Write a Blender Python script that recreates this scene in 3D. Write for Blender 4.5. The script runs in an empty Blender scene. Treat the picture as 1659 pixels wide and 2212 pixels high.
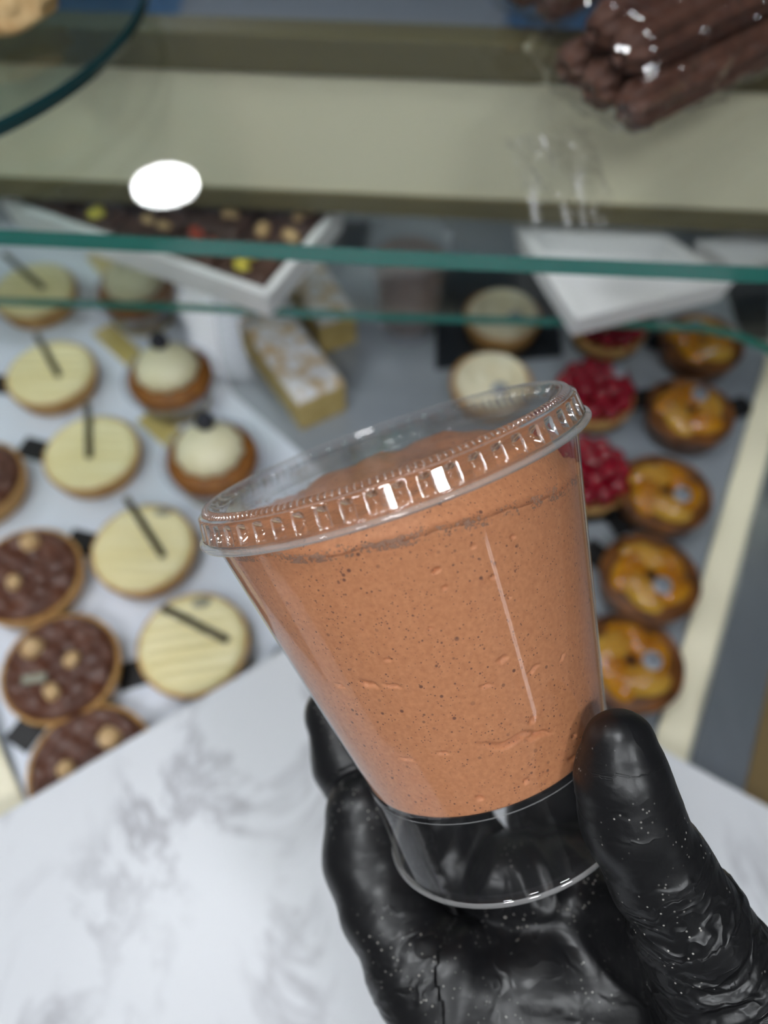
import bpy, bmesh, math, random
import numpy as np
from mathutils import Vector, Matrix, noise

# ------------------------------------------------------------------ camera, world, lights, exposure
S = bpy.context.scene
COL = S.collection
FPX, CX, CY = 1640.0, 829.5, 1106.0
PITCH = math.radians(57)
CAM = Vector((0, 0, 1.50))
cd = bpy.data.cameras.new('camera')
cam = bpy.data.objects.new('camera', cd)
COL.objects.link(cam)
cam.location = CAM
cam.rotation_euler = (math.radians(90) - PITCH, 0, 0)
cd.sensor_fit = 'VERTICAL'
cd.sensor_height = 36
cd.lens = FPX / 2212 * 36
cd.clip_start = 0.01
cd.dof.use_dof = True
cd.dof.focus_distance = 0.165
cd.dof.aperture_fstop = 7.5
S.camera = cam
w = bpy.data.worlds.new('world')
S.world = w
w.use_nodes = True
w.node_tree.nodes['Background'].inputs[0].default_value = (0.80, 0.88, 1.0, 1)
w.node_tree.nodes['Background'].inputs[1].default_value = 0.6
S.view_settings.view_transform = 'Standard'
S.view_settings.look = 'None'
S.view_settings.gamma = 1
S.view_settings.use_curve_mapping = False
S.view_settings.exposure = 0.26
S.cycles.use_light_tree = False
S.cycles.max_bounces = 6
S.cycles.adaptive_threshold = 0.04
S.cycles.diffuse_bounces = 3
S.cycles.glossy_bounces = 4
S.cycles.transparent_max_bounces = 16
LAMP = 60.0       # emission of the round ceiling lights
LAMPS = [(-0.735, 2.31), (-0.42, 0.16), (-1.5, 0.5), (-0.70, -0.75), (0.60, -0.65), (-.05, -0.95)]  # last three added behind the camera to brighten the cream panel
PANEL_GLOW = 3.6         # glow of the unseen panels added to put streaks on the cup

# ------------------------------------------------------------------ helpers
cM = Matrix(((1, 0, 0), (0, -math.sin(PITCH), math.cos(PITCH)), (0, -math.cos(PITCH), -math.sin(PITCH))))
def ray(px, py): return cM @ Vector(((px - CX) / FPX, (py - CY) / FPX, 1))
def PZ(px, py, z):
    d = ray(px, py); return CAM + d * ((z - CAM.z) / d.z)
def c2w(v): return CAM + cM @ Vector(v)

MATS = {}
def mat(name, color=(.8, .8, .8), rough=.5, **kw):
    m = bpy.data.materials.new(name); m.use_nodes = True
    b = m.node_tree.nodes['Principled BSDF']
    b.inputs['Base Color'].default_value = (*color, 1)
    b.inputs['Roughness'].default_value = rough
    for k, v in kw.items():
        b.inputs[k.replace('_', ' ')].default_value = v
    MATS[name] = m
    return m
def nd(m, t, **kw):
    n = m.node_tree.nodes.new(t)
    for k, v in kw.items():
        if hasattr(n, k): setattr(n, k, v)
        else: n.inputs[k.replace('_', ' ')].default_value = v
    return n
def lk(m, a, ao, b, bi): m.node_tree.links.new(a.outputs[ao], b.inputs[bi])
def bsdf(m): return m.node_tree.nodes['Principled BSDF']
def ramp(m, stops):
    r = nd(m, 'ShaderNodeValToRGB')
    e = r.color_ramp.elements
    while len(e) < len(stops): e.new(0.5)
    for i, (p, c) in enumerate(stops):
        e[i].position = p; e[i].color = (*c, 1)
    return r
def noisy(name, stops, scale, rough=.5, detail=4, bump=0, bscale=None, dist=.001, coord='Object', stretch=None, **kw):
    """principled material whose colour runs over a noise ramp, with an optional bump"""
    m = mat(name, stops[0][1], rough, **kw)
    tc = nd(m, 'ShaderNodeTexCoord'); mp = nd(m, 'ShaderNodeMapping')
    if stretch: mp.inputs['Scale'].default_value = stretch
    lk(m, tc, coord, mp, 'Vector')
    n = nd(m, 'ShaderNodeTexNoise'); n.inputs['Scale'].default_value = scale; n.inputs['Detail'].default_value = detail
    lk(m, mp, 'Vector', n, 'Vector')
    r = ramp(m, stops); lk(m, n, 'Fac', r, 'Fac'); lk(m, r, 'Color', bsdf(m), 'Base Color')
    if bump:
        n2 = nd(m, 'ShaderNodeTexNoise'); n2.inputs['Scale'].default_value = bscale or scale; n2.inputs['Detail'].default_value = 5
        lk(m, mp, 'Vector', n2, 'Vector')
        bp = nd(m, 'ShaderNodeBump'); bp.inputs['Strength'].default_value = bump; bp.inputs['Distance'].default_value = dist
        lk(m, n2, 'Fac', bp, 'Height'); lk(m, bp, 'Normal', bsdf(m), 'Normal')
    return m
def clear(name, ior=1.5, tint=(1, 1, 1), rough=.03, haze=0.0, hazecol=(.8, .8, .85)):
    """thin clear sheet: lets light straight through, mirrors by Fresnel, a touch of haze"""
    m = bpy.data.materials.new(name); m.use_nodes = True
    nt = m.node_tree; nt.nodes.remove(bsdf(m)); out = nt.nodes['Material Output']
    fr = nd(m, 'ShaderNodeFresnel')
    ge = nd(m, 'ShaderNodeNewGeometry'); mi = nd(m, 'ShaderNodeMix', data_type='FLOAT')   # same mirror strength from either side
    mi.inputs[2].default_value = ior; mi.inputs[3].default_value = 1 / ior
    lk(m, ge, 'Backfacing', mi, 0); m.node_tree.links.new(mi.outputs[0], fr.inputs['IOR'])
    tr = nd(m, 'ShaderNodeBsdfTransparent'); tr.inputs[0].default_value = (*tint, 1)
    gl = nd(m, 'ShaderNodeBsdfGlossy'); gl.inputs['Roughness'].default_value = rough
    mx = nd(m, 'ShaderNodeMixShader')
    lk(m, fr, 0, mx, 0); lk(m, tr, 0, mx, 1); lk(m, gl, 0, mx, 2)
    if haze:
        df = nd(m, 'ShaderNodeBsdfDiffuse'); df.inputs[0].default_value = (*hazecol, 1)
        m2 = nd(m, 'ShaderNodeMixShader'); m2.inputs[0].default_value = haze
        lk(m, mx, 0, m2, 1); lk(m, df, 0, m2, 2); lk(m, m2, 0, out, 0)
    else: lk(m, mx, 0, out, 0)
    MATS[name] = m
    return m
def emit(name, col, s):
    m = mat(name, (.9, .9, .9), .5)
    bsdf(m).inputs['Emission Color'].default_value = (*col, 1)
    bsdf(m).inputs['Emission Strength'].default_value = s
    return m

def mk(name, verts, faces, m, parent=None, smooth=True, loc=None, rot=None):
    me = bpy.data.meshes.new(name)
    me.from_pydata([tuple(v) for v in verts], [], [tuple(f) for f in faces])
    ms = m if isinstance(m, (list, tuple)) else [m]
    for k in ms: me.materials.append(MATS[k])
    if smooth: me.polygons.foreach_set('use_smooth', [True] * len(me.polygons))
    me.update()
    o = bpy.data.objects.new(name, me); COL.objects.link(o)
    o.parent = parent
    if loc is not None: o.location = loc
    if rot is not None: o.rotation_euler = rot
    return o
def thing(name, label, cat, loc=(0, 0, 0), rotz=0, group=None):
    o = bpy.data.objects.new(name, None); COL.objects.link(o)
    o.empty_display_size = .01
    o.location = loc; o.rotation_euler = (0, 0, rotz)
    return tag(o, label, cat, group)
def tag(o, label, cat, group=None):
    o['label'] = label; o['category'] = cat
    if group: o['group'] = group
    return o
def struct(o): o['kind'] = 'structure'; return o
def dup(root, loc, label, rotz=None):
    r = root.copy(); COL.objects.link(r); r.location = loc; r['label'] = label
    if rotz is not None: r.rotation_euler = (0, 0, rotz)
    for ch in list(root.children):
        c = ch.copy(); COL.objects.link(c); c.parent = r
        for g in list(ch.children):
            d = g.copy(); COL.objects.link(d); d.parent = c
    return r
def lathe_vf(prof, seg, fn=None, close_start=False, close_end=False):
    """prof: (r, z); fn(i, theta, r, z) -> (r, z) deforms"""
    V, F = [], []
    for i, (r, z) in enumerate(prof):
        for k in range(seg):
            t = 2 * math.pi * k / seg
            rr, zz = fn(i, t, r, z) if fn else (r, z)
            V.append((rr * math.cos(t), rr * math.sin(t), zz))
    for i in range(len(prof) - 1):
        for k in range(seg):
            a = i * seg + k; b = i * seg + (k + 1) % seg
            F.append((a, b, b + seg, a + seg))
    if close_start: F.append(tuple(reversed(range(seg))))
    if close_end: F.append(tuple(range((len(prof) - 1) * seg, len(prof) * seg)))
    return V, F
def lathe(name, prof, m, parent=None, seg=64, fn=None, cs=False, ce=False, **kw):
    V, F = lathe_vf(prof, seg, fn, cs, ce)
    return mk(name, V, F, m, parent, **kw)
def prism_vf(poly, z0, z1):
    n = len(poly)
    V = [(p[0], p[1], z0) for p in poly] + [(p[0], p[1], z1) for p in poly]
    F = [tuple(reversed(range(n))), tuple(range(n, 2 * n))]
    F += [(i, (i + 1) % n, (i + 1) % n + n, i + n) for i in range(n)]
    return V, F
def ccw(poly):
    a = sum(poly[i][0] * poly[(i + 1) % len(poly)][1] - poly[(i + 1) % len(poly)][0] * poly[i][1] for i in range(len(poly)))
    return poly if a > 0 else list(reversed(poly))
def prism(name, poly, z0, z1, m, parent=None, bev=0, smooth=False):
    V, F = prism_vf(ccw([(p[0], p[1]) for p in poly]), z0, z1)
    o = mk(name, V, F, m, parent, smooth=smooth)
    if bev: bevel(o, bev)
    return o
def bevel(o, wd, seg=2):
    b = o.modifiers.new('bevel', 'BEVEL'); b.width = wd; b.segments = seg; b.limit_method = 'ANGLE'
def box(name, size, m, parent=None, loc=(0, 0, 0), rotz=0, bev=0):
    x, y, z = [s / 2 for s in size]
    V, F = prism_vf([(-x, -y), (x, -y), (x, y), (-x, y)], -z, z)
    o = mk(name, V, F, m, parent, smooth=False, loc=loc, rot=(0, 0, rotz))
    if bev: bevel(o, bev)
    return o
def disc_grid(R, rings, seg, zf):
    """polar grid disc; zf(x, y, r/R, theta) -> z ; rim scallop via rf"""
    V = [(0, 0, zf(0, 0, 0, 0))]; F = []
    for i in range(1, rings + 1):
        for k in range(seg):
            t = 2 * math.pi * k / seg; r = R * i / rings
            x, y = r * math.cos(t), r * math.sin(t)
            V.append((x, y, zf(x, y, i / rings, t)))
    for k in range(seg): F.append((0, 1 + k, 1 + (k + 1) % seg))
    for i in range(rings - 1):
        for k in range(seg):
            a = 1 + i * seg + k; b = 1 + i * seg + (k + 1) % seg
            F.append((a, a + seg, b + seg, b))
    return V, F
def n3(x, y, z, s): return noise.noise(Vector((x * s, y * s, z * s)))
def lump_vf(R, sub, amp, freq, seed, sq=(1, 1, 1)):
    bm = bmesh.new(); bmesh.ops.create_icosphere(bm, subdivisions=sub, radius=1)
    V = []
    for v in bm.verts:
        c = v.co.normalized()
        k = R * (1 + amp * noise.noise(c * freq + Vector((seed * 7.1, seed, -seed))))
        V.append((c.x * k * sq[0], c.y * k * sq[1], c.z * k * sq[2]))
    F = [tuple(v.index for v in f.verts) for f in bm.faces]
    bm.free()
    return V, F

# ------------------------------------------------------------------ materials
mat('ceiling_white', (.82, .82, .80), .8)
noisy('floor_tile', [(0.3, (.34, .34, .35)), (0.7, (.42, .42, .42))], 3, .35)
noisy('mat_blue', [(0.3, (.13, .34, .70)), (0.7, (.18, .42, .80))], 6, .6)
mat('wall_paint', (.72, .72, .70), .8)
emit('lamp_glow', (.94, .97, 1), LAMP)
mat('lamp_trim', (.85, .85, .85), .4)
mat('frame_grey', (.35, .36, .38), .4)
noisy('deck_steel', [(0.3, (.25, .28, .32)), (0.7, (.36, .39, .43))], 9, .28, Metallic=.15)
mat('tray_white', (.74, .79, .88), .25)
mat('cream_panel', (.92, .86, .65), .36)
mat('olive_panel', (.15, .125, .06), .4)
mat('brown_panel', (.18, .125, .055), .4)
noisy('rail_steel', [(0.3, (.34, .38, .43)), (0.7, (.52, .56, .62))], 14, .22, stretch=(1, .2, 1), Metallic=.8)
mat('cabinet_white', (.7, .7, .7), .5)
mat('grey_bench', (.46, .51, .60), .5)
clear('shelf_clear', 1.5, (.975, .988, .975), .015)
m = mat('shelf_edge', (.022, .19, .155), .12, Coat_Weight=.5)
clear('plate_clear', 1.45, (.80, .86, .85), .02)
mat('plate_edge', (.010, .045, .050), .15)
clear('cup_clear', 1.52, (.985, .985, .985), .035, haze=.008)
clear('lid_clear', 1.85, (.97, .97, .97), .06, haze=.02)
clear('lid_edge', 2.0, (.93, .93, .93), .10, haze=.16, hazecol=(.9, .9, .9))
clear('film_clear', 1.6, (.985, .985, .985), .05)
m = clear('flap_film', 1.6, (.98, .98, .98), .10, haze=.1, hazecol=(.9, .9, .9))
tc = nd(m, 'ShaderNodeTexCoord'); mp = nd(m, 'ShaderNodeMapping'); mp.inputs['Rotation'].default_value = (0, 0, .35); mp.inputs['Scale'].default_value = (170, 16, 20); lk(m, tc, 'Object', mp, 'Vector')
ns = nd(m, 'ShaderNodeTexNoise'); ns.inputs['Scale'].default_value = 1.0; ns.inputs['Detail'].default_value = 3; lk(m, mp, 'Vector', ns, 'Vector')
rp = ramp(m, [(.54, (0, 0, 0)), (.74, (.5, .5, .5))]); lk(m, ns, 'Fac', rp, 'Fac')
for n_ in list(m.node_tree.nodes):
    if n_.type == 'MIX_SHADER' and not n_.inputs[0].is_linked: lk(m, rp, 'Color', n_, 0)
clear('liner_clear', 1.45, (.92, .93, .97), .12, haze=.22)
def flute(name, ior, share):
    m = clear(name, 2.2, (.97, .97, .97), .07)
    nt = m.node_tree; tr = [n for n in nt.nodes if n.type == 'BSDF_TRANSPARENT'][0]; mx = [n for n in nt.nodes if n.type == 'MIX_SHADER'][0]
    rf = nd(m, 'ShaderNodeBsdfRefraction'); rf.inputs['IOR'].default_value = ior; rf.inputs['Roughness'].default_value = .02
    m2 = nd(m, 'ShaderNodeMixShader'); m2.inputs[0].default_value = share
    ge = nd(m, 'ShaderNodeNewGeometry')
    ma = nd(m, 'ShaderNodeMath', operation='MULTIPLY_ADD'); ma.inputs[1].default_value = -share; ma.inputs[2].default_value = share
    lk(m, ge, 'Backfacing', ma, 0); lk(m, ma, 0, m2, 0)
    lk(m, tr, 0, m2, 1); lk(m, rf, 0, m2, 2); lk(m, m2, 0, mx, 1)
flute('lid_flute', 1.35, .7)
# marble
m = mat('marble', (.8, .8, .82), .36)
tc = nd(m, 'ShaderNodeTexCoord')
mp = nd(m, 'ShaderNodeMapping'); mp.inputs['Rotation'].default_value = (0, 0, .45); mp.inputs['Scale'].default_value = (1.6, .8, 1); lk(m, tc, 'Object', mp, 'Vector')
na = nd(m, 'ShaderNodeTexNoise'); na.inputs['Scale'].default_value = 7; na.inputs['Detail'].default_value = 7; na.inputs['Roughness'].default_value = .62; na.inputs['Distortion'].default_value = .9
lk(m, mp, 'Vector', na, 'Vector')
ra = ramp(m, [(.455, (0, 0, 0)), (.497, (1, 1, 1)), (.540, (0, 0, 0))]); lk(m, na, 'Fac', ra, 'Fac')
nb = nd(m, 'ShaderNodeTexNoise'); nb.inputs['Scale'].default_value = 10; nb.inputs['Detail'].default_value = 3; lk(m, mp, 'Vector', nb, 'Vector')
rb = ramp(m, [(.42, (0, 0, 0)), (.66, (1, 1, 1))]); lk(m, nb, 'Fac', rb, 'Fac')
mu = nd(m, 'ShaderNodeMath', operation='MULTIPLY'); lk(m, ra, 'Color', mu, 0); lk(m, rb, 'Color', mu, 1)
mxc = nd(m, 'ShaderNodeMix', data_type='RGBA'); mxc.inputs[6].default_value = (.74, .755, .79, 1); mxc.inputs[7].default_value = (.40, .40, .43, 1)
lk(m, mu, 0, mxc, 0); m.node_tree.links.new(mxc.outputs[2], bsdf(m).inputs['Base Color'])
# mousse: colour with fine dark pores
m = mat('mousse', (.52, .24, .13), .55, Specular_IOR_Level=.4)
tc = nd(m, 'ShaderNodeTexCoord')
n1 = nd(m, 'ShaderNodeTexNoise'); n1.inputs['Scale'].default_value = 900; n1.inputs['Detail'].default_value = 3; lk(m, tc, 'Object', n1, 'Vector')
r1 = ramp(m, [(.25, (.52, .205, .090)), (.75, (.66, .290, .135))]); lk(m, n1, 'Fac', r1, 'Fac')
cur = r1
for sc, thr, msk in ((330, .17, .47), (640, .19, .45), (150, .10, .50), (1100, .22, .44)):
    vo = nd(m, 'ShaderNodeTexVoronoi'); vo.inputs['Scale'].default_value = sc; lk(m, tc, 'Object', vo, 'Vector')
    pr = ramp(m, [(thr * .6, (1, 1, 1)), (thr, (0, 0, 0))]); lk(m, vo, 'Distance', pr, 'Fac')
    nm = nd(m, 'ShaderNodeTexNoise'); nm.inputs['Scale'].default_value = sc * .21; lk(m, tc, 'Object', nm, 'Vector')
    mr = ramp(m, [(msk, (0, 0, 0)), (msk + .12, (1, 1, 1))]); lk(m, nm, 'Fac', mr, 'Fac')
    mm = nd(m, 'ShaderNodeMath', operation='MULTIPLY'); lk(m, pr, 'Color', mm, 0); lk(m, mr, 'Color', mm, 1)
    mc = nd(m, 'ShaderNodeMix', data_type='RGBA'); lk(m, mm, 0, mc, 0)
    m.node_tree.links.new(cur.outputs[0] if cur is r1 else cur.outputs[2], mc.inputs[6]); mc.inputs[7].default_value = (.19, .075, .045, 1)
    cur = mc
m.node_tree.links.new(cur.outputs[2], bsdf(m).inputs['Base Color'])
# residue of foam on the cup wall above the mousse: speckled film
m = bpy.data.materials.new('foam_residue'); m.use_nodes = True; MATS['foam_residue'] = m
bsdf(m).inputs['Base Color'].default_value = (.40, .24, .17, 1)
tc = nd(m, 'ShaderNodeTexCoord')
n1 = nd(m, 'ShaderNodeTexNoise'); n1.inputs['Scale'].default_value = 1500; n1.inputs['Detail'].default_value = 3; lk(m, tc, 'Object', n1, 'Vector')
n2 = nd(m, 'ShaderNodeTexNoise'); n2.inputs['Scale'].default_value = 210; n2.inputs['Detail'].default_value = 4; lk(m, tc, 'Object', n2, 'Vector')
ad = nd(m, 'ShaderNodeMath', operation='ADD'); lk(m, n1, 'Fac', ad, 0); lk(m, n2, 'Fac', ad, 1)
rr = ramp(m, [(.50, (0, 0, 0)), (.60, (1, 1, 1))])
hf = nd(m, 'ShaderNodeMath', operation='MULTIPLY'); hf.inputs[1].default_value = .5; lk(m, ad, 0, hf, 0); lk(m, hf, 0, rr, 'Fac')
sc_ = nd(m, 'ShaderNodeMath', operation='MULTIPLY'); sc_.inputs[1].default_value = .75; lk(m, rr, 'Color', sc_, 0)
lk(m, sc_, 0, bsdf(m), 'Alpha')
# black nitrile with grains of dust
m = mat('nitrile', (.007, .007, .008), .37, Specular_IOR_Level=.5)
tc = nd(m, 'ShaderNodeTexCoord')
vo = nd(m, 'ShaderNodeTexVoronoi'); vo.inputs['Scale'].default_value = 620; lk(m, tc, 'Object', vo, 'Vector')
pr = ramp(m, [(.10, (1, 1, 1)), (.17, (0, 0, 0))]); lk(m, vo, 'Distance', pr, 'Fac')
nm = nd(m, 'ShaderNodeTexNoise'); nm.inputs['Scale'].default_value = 65; nm.inputs['Detail'].default_value = 4; lk(m, tc, 'Object', nm, 'Vector')
mr = ramp(m, [(.47, (0, 0, 0)), (.62, (1, 1, 1))]); lk(m, nm, 'Fac', mr, 'Fac')
mm = nd(m, 'ShaderNodeMath', operation='MULTIPLY'); lk(m, pr, 'Color', mm, 0); lk(m, mr, 'Color', mm, 1)
mc = nd(m, 'ShaderNodeMix', data_type='RGBA'); lk(m, mm, 0, mc, 0); mc.inputs[6].default_value = (.007, .007, .008, 1); mc.inputs[7].default_value = (.42, .40, .37, 1)
m.node_tree.links.new(mc.outputs[2], bsdf(m).inputs['Base Color'])
bn = nd(m, 'ShaderNodeTexNoise'); bn.inputs['Scale'].default_value = 900; bn.inputs['Detail'].default_value = 3; lk(m, tc, 'Object', bn, 'Vector')
bp = nd(m, 'ShaderNodeBump'); bp.inputs['Strength'].default_value = .12; bp.inputs['Distance'].default_value = .0004; lk(m, bn, 'Fac', bp, 'Height')
fa = nd(m, 'ShaderNodeAttribute', attribute_name='fold'); sx = nd(m, 'ShaderNodeSeparateXYZ'); lk(m, fa, 'Vector', sx, 0)
wn_ = nd(m, 'ShaderNodeTexNoise'); wn_.inputs['Scale'].default_value = 95; wn_.inputs['Detail'].default_value = 2; lk(m, tc, 'Object', wn_, 'Vector')
fx = nd(m, 'ShaderNodeMath', operation='MULTIPLY_ADD'); fx.inputs[1].default_value = 170; lk(m, sx, 'X', fx, 0)
wm = nd(m, 'ShaderNodeMath', operation='MULTIPLY'); wm.inputs[1].default_value = 2.6; lk(m, wn_, 'Fac', wm, 0); lk(m, wm, 0, fx, 2)
fy = nd(m, 'ShaderNodeMath', operation='MULTIPLY'); fy.inputs[1].default_value = 60; lk(m, sx, 'Y', fy, 0)
cb = nd(m, 'ShaderNodeCombineXYZ'); lk(m, fx, 0, cb, 'X'); lk(m, fy, 0, cb, 'Y')
fn1 = nd(m, 'ShaderNodeTexNoise'); fn1.inputs['Scale'].default_value = 1.0; fn1.inputs['Detail'].default_value = 1.5; fn1.inputs['Roughness'].default_value = .55; lk(m, cb, 'Vector', fn1, 'Vector')
sb = nd(m, 'ShaderNodeMath', operation='SUBTRACT'); sb.inputs[1].default_value = .5; lk(m, fn1, 'Fac', sb, 0)
ab = nd(m, 'ShaderNodeMath', operation='ABSOLUTE'); lk(m, sb, 0, ab, 0)
fw = nd(m, 'ShaderNodeMath', operation='MULTIPLY'); lk(m, ab, 0, fw, 0); lk(m, sx, 'Z', fw, 1)
bp2 = nd(m, 'ShaderNodeBump', invert=True); bp2.inputs['Strength'].default_value = 1.0; bp2.inputs['Distance'].default_value = .0042; lk(m, fw, 0, bp2, 'Height'); lk(m, bp, 'Normal', bp2, 'Normal'); lk(m, bp2, 'Normal', bsdf(m), 'Normal')
# pastry
noisy('crust', [(.3, (.42, .21, .055)), (.7, (.62, .37, .13))], 90, .6, bump=.5, bscale=260)
noisy('crust_dark', [(.35, (.05, .016, .005)), (.7, (.22, .08, .015))], 60, .35, bump=.4, bscale=220)
noisy('white_choc', [(.3, (.78, .67, .31)), (.75, (.90, .83, .52))], 40, .4, stretch=(.25, 1.6, 1))
noisy('choc_top', [(.3, (.065, .020, .010)), (.7, (.13, .045, .022))], 60, .33, bump=.6, bscale=170, dist=.002)
noisy('nut', [(.3, (.50, .30, .13)), (.7, (.72, .52, .28))], 120, .5)
mat('choc_stick', (.055, .045, .022), .45)
mat('plaque_grey', (.30, .29, .22), .4)
noisy('sponge', [(.3, (.20, .068, .008)), (.7, (.31, .115, .014))], 130, .55, bump=.5, bscale=500)
noisy('cream', [(.3, (.80, .73, .46)), (.7, (.87, .81, .58))], 60, .5)
mat('blueberry', (.016, .017, .028), .45)
noisy('cake', [(.3, (.52, .37, .12)), (.7, (.72, .57, .24))], 70, .7, bump=.5, bscale=300)
noisy('sugar_top', [(.38, (.60, .42, .20)), (.52, (.80, .79, .80))], 75, .8, bump=.8, bscale=160, dist=.003)
noisy('swirl_cream', [(.3, (.76, .66, .44)), (.7, (.86, .80, .62))], 60, .45)
noisy('raspberry', [(.3, (.15, .001, .010)), (.7, (.32, .004, .020))], 130, .2)
noisy('apricot', [(.32, (.20, .05, .002)), (.52, (.50, .20, .004)), (.8, (.66, .36, .03))], 45, .12, bump=.25, bscale=90, dist=.002, Coat_Weight=.4)
noisy('apricot_pale', [(.32, (.34, .13, .008)), (.65, (.66, .40, .06))], 45, .15, bump=.25, bscale=90, dist=.002, Coat_Weight=.4)
mat('seal_silver', (.30, .33, .38), .3)
mat('seal_dark', (.05, .05, .06), .4)
mat('board_black', (.008, .008, .009), .45)
mat('board_gold', (.55, .44, .16), .35)
mat('tray_paper', (.88, .88, .90), .45)
noisy('brownie', [(.3, (.045, .020, .014)), (.7, (.11, .055, .042))], 120, .4, bump=.7, bscale=260, dist=.002)
mat('candy_yellow', (.68, .58, .08), .35)
mat('candy_red', (.42, .06, .03), .35)
noisy('churro', [(.3, (.055, .018, .009)), (.7, (.13, .052, .030))], 160, .6, bump=.5, bscale=420)
noisy('biscuit', [(.3, (.50, .28, .10)), (.7, (.78, .56, .28))], 110, .7, bump=.8, bscale=200, dist=.002)
mat('black_plastic', (.015, .018, .022), .3)
noisy('dark_mousse', [(.3, (.20, .085, .05)), (.7, (.28, .13, .08))], 100, .6)

# ------------------------------------------------------------------ room
DZ = 0.970                      # top of the display deck
def slab(name, x0, x1, y0, y1, z0, z1, m):
    return struct(prism(name, [(x0, y0), (x1, y0), (x1, y1), (x0, y1)], z0, z1, m))
slab('floor', -4, 4, -4, 5, -.1, 0, 'floor_tile')
slab('ceiling', -4, 4, -4, 5, 2.60, 2.7, 'ceiling_white')
slab('wall_back', -4, 4, 5, 5.1, 0, 2.6, 'wall_paint')
slab('wall_left', -4.1, -4, -4, 5, 0, 2.6, 'wall_paint')
slab('wall_right', 4, 4.1, -4, 5, 0, 2.6, 'wall_paint')
slab('wall_front', -4, 4, -4.1, -4, 0, 2.6, 'wall_paint')
desc = ['mirrored in the glass shelf as a white oval', 'above the chocolate tarts', 'farther left above the tarts', 'behind the photographer, left one', 'behind the photographer, right one', 'behind the photographer, middle one']
for (x, y), d in zip(LAMPS, desc):
    t = thing('ceiling_light', 'round white recessed ceiling light ' + d, 'ceiling light', (x, y, 2.60), 0, 'round ceiling lights')
    lathe('trim', [(.102, 0), (.128, 0), (.126, -.008), (.104, -.010), (.102, 0)], 'lamp_trim', t, 48)
    lathe('diffuser', [(.101, -.0005), (.101, -.006), (.001, -.006)], 'lamp_glow', t, 48, cs=True)

emit('window_glow', (.90, .95, 1), PANEL_GLOW)
def glow_panel(n, a, b, z0, z1):  # added framed panel with glowing panes, mirrored in the cup as streaks
    d = Vector((b[0] - a[0], b[1] - a[1], 0)); L = d.length; d.normalize(); nn = Vector((-d.y, d.x, 0)); a = Vector((*a, 0))
    f = struct(prism('window_%d' % n, [a, a + d * L, a + d * L + nn * .04, a + nn * .04], z0, z1, 'frame_grey'))
    for k in range(2):
        p0 = a + d * (.04 + k * (L - .04) / 2) + nn * .039; p1 = p0 + d * ((L - .12) / 2)
        prism('pane', [p0, p1, p1 + nn * .012, p0 + nn * .012], z0 + .04, z1 - .04, 'window_glow', f)
glow_panel(1, (-1.15, -3.999), (-1.75, -3.999), .25, 2.2)
glow_panel(2, (3.999, -3.45), (3.999, -3.13), .25, 2.2)

# ------------------------------------------------------------------ display case
WL, WR = PZ(0, 425, DZ), PZ(1659, 505, DZ)              # back edge of the deck
wd = (WR - WL); wd.z = 0; wdn = wd.normalized(); wn = Vector((-wdn.y, wdn.x, 0))
BL, BR = WL - wdn * .25, WR + wdn * .30
case = thing('display_case', 'pastry display case with steel deck and cream back panel', 'display case', ((BL + BR) / 2).to_tuple()[:2] + (0,))
case_off = Vector(case.location)
def cpart(name, poly, z0, z1, m, bev=0, parent=None):
    poly = [(p[0] - case_off.x, p[1] - case_off.y) for p in poly]
    return prism(name, poly, z0, z1, m, parent or case, bev)
# marble counter outline (top plane)
MZ = 1.020
mA, mL, mR = PZ(817, 1282, MZ), PZ(-160, 1854, MZ), PZ(1900, 1871, MZ)
# deck sides
sR0, sR1 = PZ(1400, 1640, DZ), PZ(1682, 680, DZ)
sL0, sL1 = PZ(60, 1740, DZ), PZ(-420, 640, DZ)
sR1 = sR0 + (sR1 - sR0) * ((WR.y + .02 - sR0.y) / (sR1.y - sR0.y))
sL1 = sL0 + (sL1 - sL0) * ((WL.y + .02 - sL0.y) / (sL1.y - sL0.y))
front = [PZ(60, 1850, DZ), PZ(1400, 1800, DZ)]
deck_poly = [BL, Vector((sL0.x - .5, sL0.y - .05, 0)), front[0], front[1], Vector((sR0.x + .5, sR0.y - .05, 0)), BR]
cpart('base_cabinet', deck_poly, 0, DZ - .012, 'cabinet_white')
cpart('deck', deck_poly, DZ - .012, DZ, 'deck_steel')
cpart('back_lip', [BL, BR, BR + wn * .02, BL + wn * .02], DZ, DZ + .030, 'brown_panel')
# fascia board between the two glass shelves; the trays reach under it
FZ = 1.145
fL, fR = PZ(0, 428, FZ), PZ(1659, 506, FZ)
fd = (fR - fL); fd.z = 0; fd.normalize(); fn_ = Vector((-fd.y, fd.x, 0))
fL, fR = fL - fd * .36, fR + fd * .36
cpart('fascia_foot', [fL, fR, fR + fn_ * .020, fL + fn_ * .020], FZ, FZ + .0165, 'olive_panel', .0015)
cpart('fascia_panel', [fL + fn_ * .003, fR + fn_ * .003, fR + fn_ * .018, fL + fn_ * .018], FZ + .0165, 1.2455, 'cream_panel')
cpart('fascia_rail', [fL - fn_ * .001, fR - fn_ * .001, fR + fn_ * .022, fL + fn_ * .022], 1.2455, 1.2690, 'olive_panel', .0015)
for e_ in (fL + fn_ * .010 + fd * .02, fR + fn_ * .010 - fd * .02):
    q = lathe('fascia_post', [(.007, DZ), (.007, FZ)], 'rail_steel', case, 16, cs=True, ce=True); q.location = (e_.x - case_off.x, e_.y - case_off.y, 0)
def band(name, a, b, wa, wb, z0, z1, m, sgn, bev=0):
    """strip that follows the line a-b on the deck, offset sideways"""
    d = (b - a); d.z = 0; d.normalize(); n = Vector((d.y, -d.x, 0)) * sgn
    return cpart(name, [a + n * wa - d * .01, b + n * wa, b + n * wb, a + n * wb - d * .01], z0, z1, m, bev)
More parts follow.
